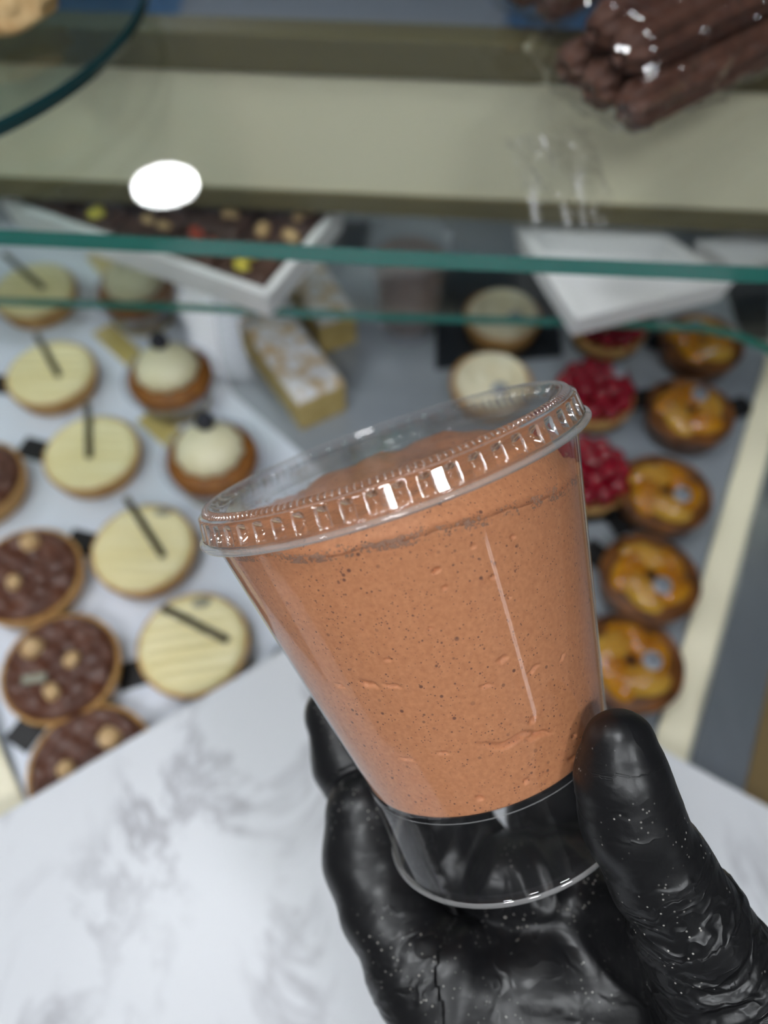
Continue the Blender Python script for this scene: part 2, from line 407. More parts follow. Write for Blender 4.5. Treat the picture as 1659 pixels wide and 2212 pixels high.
band('side_strip', sR0, sR1, 0, .0225, DZ, DZ + .006, 'cream_panel', 1)
band('steel_rail', sR0, sR1, .0225, .060, DZ, DZ + .014, 'rail_steel', 1, .002)
band('side_panel', sR0, sR1, .060, .16, DZ, DZ + .010, 'brown_panel', 1)
band('side_ledge', sR0, sR1, .082, .096, DZ + .010, DZ + .020, 'cream_panel', 1, .002)
band('side_strip', sL0, sL1, 0, .05, DZ, DZ + .006, 'cream_panel', -1)
band('steel_rail', sL0, sL1, .05, .09, DZ, DZ + .014, 'rail_steel', -1, .002)
# marble counter
cnt = thing('marble_counter', 'white marble counter corner with grey veins below the gloved hand', 'counter', (mA.x, mA.y - .3, 0))
def mpoly(off):
    a = mA - Vector((0, off, 0))
    return [(p[0] - cnt.location.x, p[1] - cnt.location.y) for p in (a, mL - Vector((0, off, 0)), (mL.x, -.55), (mR.x, -.55), mR - Vector((0, off, 0)))]
prism('worktop', mpoly(0), MZ - .020, MZ, 'marble', cnt, .0015)
prism('cabinet', mpoly(.45)[:1] + [( -.35, -.45), (-.35, -.2), (.35, -.2), (.35, -.45)] if False else [(-.5, -.25), (.5, -.25), (.5, -.05), (-.5, -.05)], 0, MZ - .020, 'cabinet_white', cnt)
# far side of the shop seen over the rail
fm = prism('floor_mat', [(-2.2, 2.0), (2.2, 2.0), (2.2, 4.8), (-2.2, 4.8)], .0005, .008, 'mat_blue')
tag(fm, 'blue floor mat beyond the display case', 'mat')
gb = thing('bench', 'grey bench on the blue mat beyond the display case', 'bench', (-.13, 2.65, .0085))
box('seat', (1.02, .9, .06), 'grey_bench', gb, (0, 0, .33), 0, .01)
for sx in (-.45, .45):
    for sy in (-.35, .35): box('leg', (.06, .06, .30), 'frame_grey', gb, (sx, sy, .15))

# ------------------------------------------------------------------ glass shelves
def shelf(name, label, pts, z, th, back_y, pin, ext=.30):
    P = [PZ(x, y, z) for x, y in pts]
    a = P[0] + (P[0] - P[1]).normalized() * ext
    b = P[-1] + Vector((ext, (P[-1].y - P[-2].y) / (P[-1].x - P[-2].x) * .0, 0))
    poly = [a] + P + [b] + [Vector((b.x, back_y, 0)), Vector((a.x, back_y, 0))]
    o0 = Vector(((a.x + b.x) / 2, back_y, z - th))
    t = thing(name, label, 'glass shelf', o0)
    pl = ccw([(p.x - o0.x, p.y - o0.y) for p in poly])
    V, F = prism_vf(pl, 0, th)
    o = mk('pane', V, F, ['shelf_clear', 'shelf_edge'], t, smooth=False)
    for i, f in enumerate(o.data.polygons): f.material_index = 0 if i < 2 else 1
    for x in (a.x + .05, b.x - .05):
        for y in (back_y - .03, back_y - .25):
            q = lathe('shelf_post', [(.006, pin), (.006, z - th)], 'rail_steel', case, 16, cs=True, ce=True)
            q.location = (x - case_off.x, y - case_off.y, 0)
    return t
Z1, Z2 = 1.280, 1.110
shelf('glass_shelf', 'upper clear glass shelf with thick green front edge under the churro bag', [(0, 495), (350, 512), (830, 540), (1659, 577)], Z1, .0088, .69, DZ, .53)
shelf('glass_shelf', 'lower clear glass shelf with thin teal edge under the white trays', [(0, 643), (420, 657), (830, 677), (1300, 690), (1520, 700), (1600, 718), (1680, 752)], Z2, .0075, .64, DZ)

# ------------------------------------------------------------------ sheets on the deck
lt = prism('liner_tray', [PZ(x, y, DZ) for x, y in ((-300, 480), (440, 500), (478, 790), (505, 855), (655, 985), (800, 1110), (790, 1260), (600, 1400), (480, 1560), (62, 1735))], DZ + .0002, DZ + .0022, 'tray_white')
tag(lt, 'white sheet tray under the white chocolate and chocolate tarts', 'tray')
bt = prism('black_board', [PZ(x, y, DZ) for x, y in ((945, 560), (1185, 560), (1215, 770), (940, 800))], DZ + .0002, DZ + .0022, 'black_plastic')
tag(bt, 'black serving board under the two cream swirl tarts', 'board')
b2 = prism('black_board', [PZ(x, y, DZ) for x, y in ((1545, 560), (1668, 560), (1660, 735), (1605, 745))], DZ + .0002, DZ + .0022, 'black_plastic')
tag(b2, 'black board at the back of the case beside the steel rail', 'board')
shade_slab = prism('black_board', [PZ(x, y, DZ) for x, y in ((600, 500), (800, 500), (790, 560), (640, 560))], DZ + .0002, DZ + .012, 'black_plastic')  # dark slab put in for the shade on the deck under the fascia
tag(shade_slab, 'dark tray at the back behind the sugared cake slices', 'tray')

# ------------------------------------------------------------------ pastry builders
R0 = .040
def scallop(n, a): return lambda i, t, r, z: (r * (1 + a * math.cos(n * t)), z)
def crust_prof(R, h):
    return [(.001, 0), (R * .86, 0), (R * .89, .001), (R, h - .003), (R, h), (R * .97, h + .001), (R * .93, h), (R * .90, h - .004), (.001, h - .004)]
def tab_board(cx, cy, px, py, label, m='board_black', R=.033):
    z = DZ + (.0022)
    p = PZ(px, py, z); a = math.atan2(p.y - cy, p.x - cx); L = math.hypot(p.x - cx, p.y - cy) + .010
    pts = []
    hw = .0105; a0 = math.asin(hw / R)
    for k in range(41):
        t = a0 + (2 * math.pi - 2 * a0) * k / 40
        pts.append((R * math.cos(t), R * math.sin(t)))
    pts += [(L, -hw), (L, hw)]
    V, F = prism_vf(pts, 0, .0014)
    o = mk('cake_board', V, F, m, None, smooth=False, loc=(cx, cy, z), rot=(0, 0, a))
    tag(o, label, 'cake board', 'tabbed cake boards under the pastries')
    return z + .0014
TOPZ = DZ + .026
def centre(px, py, top=TOPZ):
    p = PZ(px, py, top); return p.x, p.y

# --- white chocolate tarts
def make_white():
    t = thing('white_chocolate_tart', '', 'tart', group='white chocolate tarts in a column')
    h = .019
    lathe('crust', crust_prof(R0, h), 'crust', t, 96, scallop(30, .008))
    def zf(x, y, q, th):
        e = max(0, (q - .88) / .12)
        return h + .0045 - .004 * e * e + .0011 * math.sin(x * 0 + y * 2 * math.pi / .0092 + 1.5 * math.sin(x * 40)) * (1 - e) + .0005 * n3(x, y, 1, 130)
    V, F = disc_grid(R0 * .955, 34, 110, zf)
    n = len(V)
    V = [(x * (1 + .012 * math.cos(14 * math.atan2(y, x)) * (math.hypot(x, y) / R0) ** 3), y * (1 + .012 * math.cos(14 * math.atan2(y, x)) * (math.hypot(x, y) / R0) ** 3), z) for x, y, z in V]
    mk('icing', V, F, 'white_choc', t)
    return t, h
wt, WH = make_white()
sv, sf = prism_vf([(-.5, -.5), (.5, -.5), (.5, .5), (-.5, .5)], -.5, .5)
whites = [(415, 1385, (350, 1312), (492, 1384), (285, 1458), 'white chocolate tart touching the marble edge, nearest of its column', .25, (435, 1300)),
          (307, 1178, (272, 1075), (352, 1202), (172, 1172), 'white chocolate tart with slanted stick and grey mark, second from the marble', .02, (352, 1105)),
          (195, 972, (190, 872), (192, 988), (68, 970), 'white chocolate tart with upright stick, third from the marble', .0, None),
          (107, 800, (78, 722), (127, 812), (-30, 830), 'white chocolate tart with short slanted stick, fourth from the marble', .05, None),
          (72, 622, (8, 548), (92, 622), (-90, 640), 'white chocolate tart behind the lower glass shelf edge, farthest of its column', .1, None)]
wts = [wt] + [dup(wt, (0, 0, 0), '') for _ in whites[1:]]
short = ['nearest white chocolate tart', 'second white chocolate tart', 'third white chocolate tart', 'fourth white chocolate tart', 'farthest white chocolate tart']
for i, (px, py, s0, s1, tb, lab, rz, mk_) in enumerate(whites):
    cx, cy = centre(px, py)
    zb = tab_board(cx, cy, *tb, 'black cake board with a square tab under the ' + short[i])
    o = wts[i]
    o.location = (cx, cy, zb); o['label'] = lab; o.rotation_euler = (0, 0, rz)
    zt = zb + WH + .0065
    a, b = PZ(*s0, zt), PZ(*s1, zt); d = b - a
    st = mk('chocolate_stick', [(v[0] * d.length, v[1] * .0055, v[2] * .004) for v in sv], sf, 'choc_stick', o, smooth=False)
    mid = (a + b) / 2 - Vector(o.location); c, s = math.cos(-rz), math.sin(-rz)
    st.location = (mid.x * c - mid.y * s, mid.x * s + mid.y * c, WH + .0065); st.rotation_euler = (0, 0, math.atan2(d.y, d.x) - rz)
    bevel(st, .001)
    if mk_:
        p = PZ(*mk_, zb + WH + .0057) - Vector(o.location)
        q = lathe('sugar_plaque', [(.001, .0012), (.0055, .0012), (.006, 0)], 'plaque_grey', o, 24)
        q.location = (p.x * c - p.y * s, p.x * s + p.y * c, WH + .0047); q.scale = (1.2, .6, 1)

# --- chocolate tarts
def make_choc():
    t = thing('chocolate_tart', '', 'tart', group='chocolate tarts with nuts')
    h = .020
    lathe('crust', crust_prof(R0 * 1.03, h), 'crust', t, 96, scallop(30, .006))
    def zf(x, y, q, th):
        e = max(0, (q - .85) / .15)
        cell = noise.voronoi(Vector((x * 95, y * 95, 3.3)))[0][0]
        return h + .0035 - .005 * e * e + .0035 * (1 - min(1, cell * 1.1)) * (1 - e) + .0006 * n3(x, y, 2, 300)
    V, F = disc_grid(R0 * 1.0, 40, 120, zf)
    mk('chocolate_topping', V, F, 'choc_top', t)
    return t, h
ct, CH = make_choc()
nv, nf = lump_vf(.0072, 3, .16, 1.6, 4, (1, .86, .7))
nuts = [(.010, .016, .3), (-.012, .012, 1.2), (.012, -.013, 2.2)]
chocs = [(128, 1438, (55, 1585), 'chocolate tart with two big nuts, beside the nearest white chocolate tart', [(70, 1400), (155, 1425), (112, 1495)]),
         (55, 1238, (-70, 1330), 'chocolate tart left of the second white chocolate tart, cut by the photo edge', [(65, 1172), (30, 1258)]),
         (-62, 1035, (-150, 1130), 'chocolate tart at the left photo edge, only its side showing', [(-70, 1000)]),
         (190, 1648, (330, 1560), 'chocolate tart partly hidden under the marble counter edge', [(235, 1592), (140, 1660)])]
cts = [ct] + [dup(ct, (0, 0, 0), '') for _ in chocs[1:]]
short = ['chocolate tart with two big nuts', 'chocolate tart cut by the left photo edge', 'chocolate tart barely in view at the left']
for i, (px, py, tb, lab, nn) in enumerate(chocs):
    cx, cy = centre(px, py)
    zb = DZ + .0022
    if i != 3: zb = tab_board(cx, cy, *tb, 'black cake board with a tab under the ' + short[i])
    o = cts[i]
    o.location = (cx, cy, zb); o['label'] = lab
    if i == 3: o.scale = (1, 1, .92)
    for k, (nx, ny) in enumerate(nn):
        p = PZ(nx, ny, zb + CH + .006) - Vector(o.location)
        q = mk('hazelnut', nv, nf, 'nut', o) if (i, k) == (0, 0) else None
        if q is None:
            q = bpy.data.objects.new('hazelnut', bpy.data.objects['hazelnut'].data); COL.objects.link(q); q.parent = o
        q.location = (p.x, p.y, CH + .0065); q.rotation_euler = (.3, .2 * k, nx); s = 1.15 if k == 0 else .9; q.scale = (s, s, s)
    if i == 0:
        p = PZ(75, 1468, zb + CH + .006) - Vector(o.location)
        box('silver_plaque', (.016, .006, .0014), 'plaque_grey', o, (p.x, p.y, CH + .0075), .15)

# --- cream topped sponge cups
def make_cup_cake():
    t = thing('cream_sponge_cup', '', 'cake', group='sponge cups with cream and a blueberry')
    lathe('liner', [(.001, 0), (.029, 0), (.030, .001), (.0405, .030), (.0420, .0305), (.0420, .0295), (.0400, .0290)], 'liner_clear', t, 72)
    def fn(i, th, r, z): return (r * (1 + .01 * n3(math.cos(th), math.sin(th), i, 3)), z)
    lathe('sponge', [(.001, .0015), (.0275, .0015), (.0365, .027), (.0370, .031), (.0345, .0350), (.028, .0375), (.001, .039)], 'sponge', t, 72, fn)
    def fc(i, th, r, z): return (r * (1 + .035 * math.cos(12 * th + i * .5) * min(1, i / 1) * (1 if i < 7 else .3)), z)
    lathe('cream', [(.021, .036), (.0255, .0375), (.0270, .041), (.0260, .045), (.0230, .0495), (.018, .053), (.012, .0555), (.006, .057), (.0005, .0575)], 'cream', t, 72, fc)
    bv, bf = lump_vf(.0082, 3, .04, 2, 1)
    b = mk('blueberry', bv, bf, 'blueberry', t, loc=(-.002, .013, .0605))
    return t
cc = make_cup_cake()
cups = [(462, 1000, 'sponge cup with cream and blueberry nearest the clear cup lid', None, (330, 910)),
        (372, 826, 'sponge cup with cream and blueberry, middle of its column', None, (232, 722)),
        (300, 640, 'sponge cup mostly hidden below the white brownie tray', None, (215, 560))]
for i, (px, py, lab, _, tb) in enumerate(cups):
    p = PZ(px, py, DZ + .026); zb = tab_board(p.x, p.y, *tb, 'gold cake board with tab under the ' + ['nearest sponge cup', 'middle sponge cup', 'sponge cup hidden by the brownie tray'][i], 'board_gold', .030)
    o = cc if i == 0 else dup(cc, (0, 0, 0), lab)
    o.location = (p.x, p.y, zb); o['label'] = lab; o.rotation_euler = (0, 0, .2 * i)
    # blueberry sits towards the back of the cream
# --- sugared cake slices
def make_slice(name, label, N, Rt, Lf, h):
    z = DZ + .0004 + h
    n, r, l = PZ(*N, z), PZ(*Rt, z), PZ(*Lf, z)
    t = thing(name, label, 'cake slice', (n.x, n.y, DZ + .0004), group='sugared cake slices')
    a = r - n; b = l - n
    b = b - a * (a.dot(b) / a.dot(a)) * .8
    gx, gy = 16, 44
    V, F = prism_vf(ccw([(0, 0), (a.x, a.y), (a.x + b.x, a.y + b.y), (b.x, b.y)]), 0, h - .004)
    o = mk('cake', V, F, 'cake', t, smooth=False); bevel(o, .002)
    V, F = [], []
    for j in range(gy + 1):
        for i in range(gx + 1):
            p = a * (i / gx) + b * (j / gy); e = min(i, gx - i, j, gy - j)
            V.append((p.x, p.y, h - .004 + (0 if e == 0 else .004 + .0045 * abs(n3(p.x, p.y, 5, 110)) + .002 * n3(p.x, p.y, 9, 300))))
    for j in range(gy):
        for i in range(gx):
            k = j * (gx + 1) + i; F.append((k, k + 1, k + gx + 2, k + gx + 1))
    mk('sugared_crumble', V, F, 'sugar_top', t)
    return t
make_slice('cake_slice', 'sugar-dusted custard cake slice lying left of the empty steel deck', (642, 868), (746, 822), (505, 690), .040)
make_slice('cake_slice', 'sugar-dusted cake slice behind the lower shelf edge beside the brownie tray', (690, 700), (770, 672), (630, 565), .040)

# --- cream swirl tarts
def make_swirl():
    t = thing('cream_swirl_tart', '', 'tart', group='cream swirl tarts')
    h = .020
    lathe('crust', crust_prof(.037, h), 'crust', t, 96, scallop(30, .006))
    def zf(x, y, q, th):
        e = max(0, (q - .85) / .15)
        return h + .0075 - .008 * e * e + .0016 * math.sin(q * 16 + th) * (1 - e) * min(1, q * 3)
    V, F = disc_grid(.0335, 40, 100, zf)
    mk('cream_swirl', V, F, 'swirl_cream', t)
    return t
stt = make_swirl()
sts = [stt, dup(stt, (0, 0, 0), '')]
for i, (px, py, pl, lab) in enumerate([(1064, 812, (1080, 838), 'cream swirl tart just above the clear cup lid'), (1088, 668, (1115, 682), 'cream swirl tart seen between the two glass shelf edges')]):
    cx, cy = centre(px, py, DZ + .030)
    o = sts[i]
    o.location = (cx, cy, DZ + .0024); o['label'] = lab
    p = PZ(*pl, DZ + .033) - Vector(o.location)
    q = lathe('sugar_plaque', [(.001, .002), (.0068, .002), (.0072, 0)], 'seal_silver', o, 24); q.location = (p.x, p.y, .0285)

# --- raspberry tarts
bm = bmesh.new(); bmesh.ops.create_icosphere(bm, subdivisions=4, radius=1)
rv = []
for v in bm.verts:
    c = v.co.normalized(); d = noise.voronoi(c * 2.6)[0][0]
    k = .0082 * (1.0 + .22 * (1 - min(1, d * 1.35)) - .08); rv.append((c.x * k, c.y * k, c.z * k * 1.05))
rf = [tuple(v.index for v in f.verts) for f in bm.faces]; bm.free()
rmesh = bpy.data.meshes.new('raspberry'); rmesh.from_pydata(rv, [], rf); rmesh.materials.append(MATS['raspberry'])
rmesh.polygons.foreach_set('use_smooth', [True] * len(rmesh.polygons))
def make_rasp():
    t = thing('raspberry_tart', '', 'tart', group='raspberry tarts')
    h = .016
    lathe('crust', crust_prof(.036, h), 'crust', t, 96, scallop(30, .006))
    random.seed(5)
    for n, rad, zz in ((11, .0265, .022), (6, .0150, .029), (1, 0, .034)):
        for k in range(n):
            a = 2 * math.pi * k / n + rad * 40
            o = bpy.data.objects.new('raspberry', rmesh); COL.objects.link(o); o.parent = t
            o.location = (rad * math.cos(a), rad * math.sin(a), zz); o.rotation_euler = (random.random() * 3, random.random() * 3, random.random() * 3)
    return t
rt = make_rasp()
rts = [rt, dup(rt, (0, 0, 0), ''), dup(rt, (0, 0, 0), '')]
for i, (px, py, lab, pl, tb) in enumerate([(1287, 840, 'raspberry tart right of the cream swirl tart above the cup lid', (1335, 800), (1392, 862)),
                                     (1272, 1015, 'raspberry tart half hidden behind the rim of the clear cup', (1300, 985), (1282, 1105)),
                                     (1318, 690, 'raspberry tart almost hidden below the empty white tray', (1318, 690), (1400, 700))]):
    cx, cy = centre(px, py, DZ + .026)
    zb = tab_board(cx, cy, *tb, 'black cake board under the ' + ['raspberry tart above the cup rim', 'raspberry tart behind the cup rim', 'raspberry tart below the empty white tray'][i])
    o = rts[i]
    o.location = (cx, cy, zb); o['label'] = lab
    if i == 0:
        p = PZ(*pl, zb + .036) - Vector(o.location)
        q = lathe('sugar_plaque', [(.001, .002), (.0065, .002), (.007, 0)], 'seal_silver', o, 24); q.location = (p.x, p.y, .0345)

# --- apricot tarts
def apricot_vf(L, W, H):
    V, F = [], []
    n, mm_ = 20, 12
    for j in range(mm_ + 1):
        ph = math.pi / 2 * j / mm_
        for i in range(n):
            t = 2 * math.pi * i / n
            V.append((L * math.cos(t) * math.cos(ph), W * math.sin(t) * math.cos(ph), H * math.sin(ph) + .0007 * math.sin(5 * t + 3 * ph)))
    for j in range(mm_):
        for i in range(n):
            a = j * n + i; b = j * n + (i + 1) % n; F.append((a, b, b + n, a + n))
    return V, F
av, af = apricot_vf(.0205, .0115, .0080)
def make_apr():
    t = thing('apricot_tart', '', 'tart', group='glazed apricot tarts')
    h = .022
    def fn(i, th, r, z): return (r * (1 + .014 * n3(math.cos(th), math.sin(th), 0, 2.5)), z + (.0015 * n3(math.cos(th), math.sin(th), 4, 2) if i > 2 else 0))
    lathe('crust', crust_prof(.0375, h), 'crust_dark', t, 96, fn)
    lathe('custard', [(.001, h + .0025), (.025, h + .001), (.0345, h - .002)], 'crust_dark', t, 48)
    for k in range(5):
        a = 2 * math.pi * k / 5 + .3
        o = mk('apricot_half', av, af, 'apricot_pale' if k in (1, 3) else 'apricot', t)
        o.location = (.0158 * math.cos(a), .0158 * math.sin(a), h + .0005); o.rotation_euler = (.12, .05, a + 1.25); o.scale = (1, 1, 1 + .15 * (k % 2))
    q = lathe('sugar_plaque', [(.001, .0022), (.0062, .0022), (.0068, 0)], 'seal_silver', t, 28, loc=(.004, -.012, h + .0085))
    box('mark', (.0022, .0085, .0006), 'seal_dark', q, (0, 0, .0024), .6)
    return t
at = make_apr()
aprs = [(1362, 1428, 'glazed apricot tart nearest the thumb, partly behind the cup', 1.0, (1240, 1520)),
        (1405, 1245, 'bright yellow glazed apricot tart, second from the marble', 0.0, (1284, 1197)),
        (1437, 1062, 'dark-edged apricot tart right of the nearer raspberry tart', .5, (1340, 1130)),
        (1492, 885, 'browned apricot tart right of the farther raspberry tart', 2.2, (1600, 880)),
        (1518, 735, 'apricot tart below the curved end of the lower glass shelf', 3.4, (1420, 740))]
for i, (px, py, lab, rz, tb) in enumerate(aprs):
    cx, cy = centre(px, py)
    zb = tab_board(cx, cy, *tb, 'black cake board under the ' + ['apricot tart nearest the thumb', 'second apricot tart from the marble', 'apricot tart beside the nearer raspberry tart', 'browned apricot tart beside the farther raspberry tart', 'apricot tart below the curved shelf end'][i])
    o = at if i == 0 else dup(at, (0, 0, 0), lab)
    o.location = (cx, cy, zb); o['label'] = lab; o.rotation_euler = (0, 0, rz)

# ------------------------------------------------------------------ trays on the lower glass shelf
def open_tray(name, label, corners, z, hgt, lip, m):
    """shallow dish with four sloping walls from its corner outline"""
    C = ccw([(p.x, p.y) for p in corners]); cx = sum(p[0] for p in C) / 4; cy = sum(p[1] for p in C) / 4
    t = thing(name, label, 'tray', (cx, cy, z))
    C = [Vector((p[0] - cx, p[1] - cy)) for p in C]
    def inset(d):
        out = []
        for i in range(4):
            p, a, b = C[i], (C[i - 1] - C[i]).normalized(), (C[(i + 1) % 4] - C[i]).normalized()
            s = abs(a.x * b.y - a.y * b.x); out.append(p + (a + b) * (d / s))
        return out
    th = .0025
    V, F = prism_vf(inset(lip * .5), 0, th); mk('base', V, F, m, t, smooth=False)
    out0, out1, in1, in0 = inset(lip * .4), inset(0), inset(lip), inset(lip * 1.2)
    for i in range(4):
        j = (i + 1) % 4
        V = [(*out0[i], 0), (*out0[j], 0), (*out1[j], hgt), (*out1[i], hgt), (*in1[i], hgt), (*in1[j], hgt), (*in0[j], th), (*in0[i], th)]
        o = mk('wall', V, [(0, 1, 2, 3), (3, 2, 5, 4), (4, 5, 6, 7), (0, 7, 6, 1), (0, 3, 4, 7), (1, 6, 5, 2)], m, t, smooth=False); bevel(o, .0008)
    return t, inset(lip * 1.3), Vector((cx, cy, z))
zt = Z2 + .0003
hT = .024
N, Lc = PZ(578, 640, zt + hT), PZ(0, 436, zt + hT)
e = (Lc - N); pr_ = Vector((e.y, -e.x, 0)).normalized() * .118
tr, inn, o0 = open_tray('white_tray', 'white card tray filled with chocolate brownie pieces on the glass shelf', [N, N + pr_, Lc + pr_, Lc], zt, hT, .007, 'tray_paper')
# brownies: 5 x 2 pieces
I = inn
base = I[0]
# order the inner corners so that index 0 is next to N
k0 = min(range(4), key=lambda k: (I[k] + Vector((o0.x, o0.y)) - Vector((N.x, N.y))).length)
I = I[k0:] + I[:k0]
ux, uy = (I[1] - I[0]), (I[3] - I[0])
if ux.length < uy.length: ux, uy = uy, ux
nx_, ny_ = 5, 3
random.seed(11)
bw, bd = ux.length / nx_, uy.length / ny_
ang = math.atan2(ux.y, ux.x); flip = ux.x * uy.y - ux.y * uy.x
colr = ['leftmost', 'second', 'third', 'fourth', 'fifth']
for j in range(ny_):
    for i in range(nx_):
        c = I[0] + ux * ((i + .5) / nx_) + uy * ((j + .5) / ny_)
        hb = .019 + .003 * random.random()
        V, F = [], []
        g = 9
        for q in range(g + 1):
            for p in range(g + 1):
                x = (p / g - .5) * (bw - .002); y = (q / g - .5) * (bd - .002); ed = min(p, g - p, q, g - q)
                V.append((x, y, hb - (.0025 if ed == 0 else 0) + .0025 * n3(x + i, y + j, 0, 120)))
        for q in range(g):
            for p in range(g): a = q * (g + 1) + p; F.append((a, a + 1, a + g + 2, a + g + 1))
        rim = [p for p in range(g + 1)] + [q * (g + 1) + g for q in range(1, g + 1)] + [g * (g + 1) + p for p in range(g - 1, -1, -1)] + [q * (g + 1) for q in range(g - 1, 0, -1)]
        nb_ = len(V); V += [(V[k][0], V[k][1], 0) for k in rim]
        for k in range(len(rim)): F.append((rim[k], nb_ + k, nb_ + (k + 1) % len(rim), rim[(k + 1) % len(rim)]))
        F.append(tuple(range(len(V) - 1, nb_ - 1, -1)))
        rowd = ['front row', 'middle row', 'back row'][j]
        t = thing('brownie', 'dark chocolate brownie piece, %s of the white tray, %s from its near corner' % (rowd, ['first', 'second', 'third', 'fourth', 'fifth'][i]), 'brownie', (o0.x + c.x, o0.y + c.y, zt + .0027), ang, 'brownie pieces in the white tray')
        mk('cake', V, F, 'brownie', t)
        cm = 'candy_yellow' if (i + j) % 3 == 0 else ('candy_red' if (i + 2 * j) % 5 == 1 else 'nut')
        for k in range(2):
            q = mk('topping_piece', nv, nf, cm, t, loc=((random.random() - .5) * bw * .6, (random.random() - .5) * bd * .5, hb + .002)); s = .55 + .3 * random.random(); q.scale = (s * 1.4, s, s); q.rotation_euler = (0, 0, random.random() * 6)
zr = zt + .020
open_tray('white_tray', 'empty white tray with its corner over the lower glass shelf edge', [PZ(1243, 690, zr), PZ(1112, 484, zr), PZ(1432, 498, zr), PZ(1590, 606, zr)], zt, .020, .008, 'tray_paper')
zr = zt + .012
open_tray('white_tray', 'white tray at the right photo edge beside the empty white tray', [PZ(1592, 572, zr), PZ(1500, 520, zr), PZ(1600, 500, zr), PZ(1800, 520, zr)], zt, .012, .006, 'tray_paper')

# ------------------------------------------------------------------ glass plate and biscuit on the upper shelf
PC, PR = Vector((-0.3142, 0.4673, 0)), .1809
gp = thing('glass_plate', 'round clear glass plate with dark green edge on the upper shelf', 'plate', (PC.x, PC.y, Z1 + .0003))
lathe('plate_disc', [(.001, .0145), (PR - .001, .0145)], 'plate_clear', gp, 160)
lathe('plate_rim', [(PR - .001, .0145), (PR, .0155), (PR + .0005, .0185), (PR, .0215), (PR - .001, .0220)], 'plate_edge', gp, 160)
lathe('plate_top', [(PR - .001, .0220), (.001, .0220)], 'plate_clear', gp, 160)
lathe('foot_ring', [(.050, .0005), (.062, 0), (.058, .0145), (.050, .0145), (.050, .0005)], 'plate_clear', gp, 64)
lv, lf = lump_vf(.026, 4, .25, 2.2, 3, (1.3, .9, .40))
p = PZ(-28, 0, Z1 + .036)
bi = mk('oat_biscuit', lv, lf, 'biscuit', None, loc=(p.x, p.y, Z1 + .0223 + .0105), rot=(0, 0, .6))
tag(bi, 'golden crumbly biscuit on the round glass plate at the top left', 'biscuit')

# ------------------------------------------------------------------ churros in a clear bag on the upper shelf
def churro_vf(L, r, seedv):
    V, F = [], []; n, mm_ = 48, 60
    for j in range(mm_ + 1):
        s = j / mm_; end = min(1, min(s, 1 - s) * 22) ** .5
        for i in range(n):
            t = 2 * math.pi * i / n
            k = r * (.70 + .30 * abs(math.cos(3.5 * t + 1.2 * s)) ** .8) * (.35 + .65 * end) * (1 + .03 * n3(s * 9, seedv, t, 1))
            V.append((s * L, k * math.cos(t), k * math.sin(t)))
    for j in range(mm_):
        for i in range(n):
            a = j * n + i; b = j * n + (i + 1) % n; F.append((a, b, b + n, a + n))
    F += [tuple(range(n)), tuple(range(mm_ * n, mm_ * n + n))]
    return V, F
cv, cf = churro_vf(.215, .0125, 1)
chm = None
def churro_bag(p0, p1, spots, baglabel, width, hgt, grp):
    global chm
    c0, c1 = PZ(*p0, Z1 + .014), PZ(*p1, Z1 + .014)
    da = (c1 - c0).normalized(); dang = math.atan2(da.y, da.x); dn = Vector((-da.y, da.x, 0))
    for i, (sx, off, up, lab, tw) in enumerate(spots):
        p = c0 + da * sx + dn * off
        if chm is None: o = mk('chocolate_churro', cv, cf, 'churro'); chm = o.data
        else: o = bpy.data.objects.new('chocolate_churro', chm); COL.objects.link(o)
        o.location = (p.x, p.y, Z1 + .0135 + up); o.rotation_euler = (i * .7, 0, dang + tw)
        tag(o, lab, 'churro', grp)
    V, F = [], []                       # crumpled clear film sleeve around the churros
    nA, nL = 110, 130
    for j in range(nL + 1):
        s = -.008 + .27 * j / nL
        pinch = 1 if j > 5 else .35 + .65 * j / 5
        for i in range(nA):
            t = 2 * math.pi * i / nA
            ct_, st_ = math.cos(t), math.sin(t)
            y = width / 2 - .014 + (width / 2) * math.copysign(abs(ct_) ** .7, ct_); z = hgt / 2 - .0095 + hgt / 2 * pinch * math.copysign(abs(st_) ** .7, st_)
            k = .0030 * n3(s * 1.0, y, z, 60) + .0022 * abs(n3(s, y * 1.3, z, 130)) + .003 * n3(s * .5, y, z + 3, 25) + .0010 * abs(n3(s, y, z, 300))
            y += k * ct_ * 2; z += k * st_ * 1.6
            z = max(z, -.0093 + .0006 * n3(s, y, 0, 80))
            p = da * s + dn * y
            V.append((p.x, p.y, z + .0100))
    for j in range(nL):
        for i in range(nA):
            a = j * nA + i; b = j * nA + (i + 1) % nA; F.append((a, b, b + nA, a + nA))
    F.append(tuple(reversed(range(nA))))
    bag = mk('clear_bag', V, F, 'film_clear', None, loc=(c0.x, c0.y, Z1 + .0003))
    tag(bag, baglabel, 'bag', 'clear bags of churros')
    return bag
bagA = churro_bag((1345, 240), (1760, 42), [(0.0, 0.0, 0.0, 'lowest chocolate churro along the front of the nearer clear bag', 0), (.000, .0235, 0, 'chocolate churro lying second from the front of the nearer bag', .02), (.005, .0470, 0, 'chocolate churro at the back of the nearer clear bag', -.02),
         (.003, .0120, .0205, 'chocolate churro on top of the two front churros', .03), (.008, .0350, .0205, 'chocolate churro on top at the back of the nearer bag', -.03)],
         'crinkled clear plastic bag of chocolate churros at the top right', .076, .052, 'chocolate churros in the nearer bag')
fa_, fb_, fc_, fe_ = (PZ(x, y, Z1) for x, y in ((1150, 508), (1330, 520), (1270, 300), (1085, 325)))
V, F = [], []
gu, gv = 70, 70
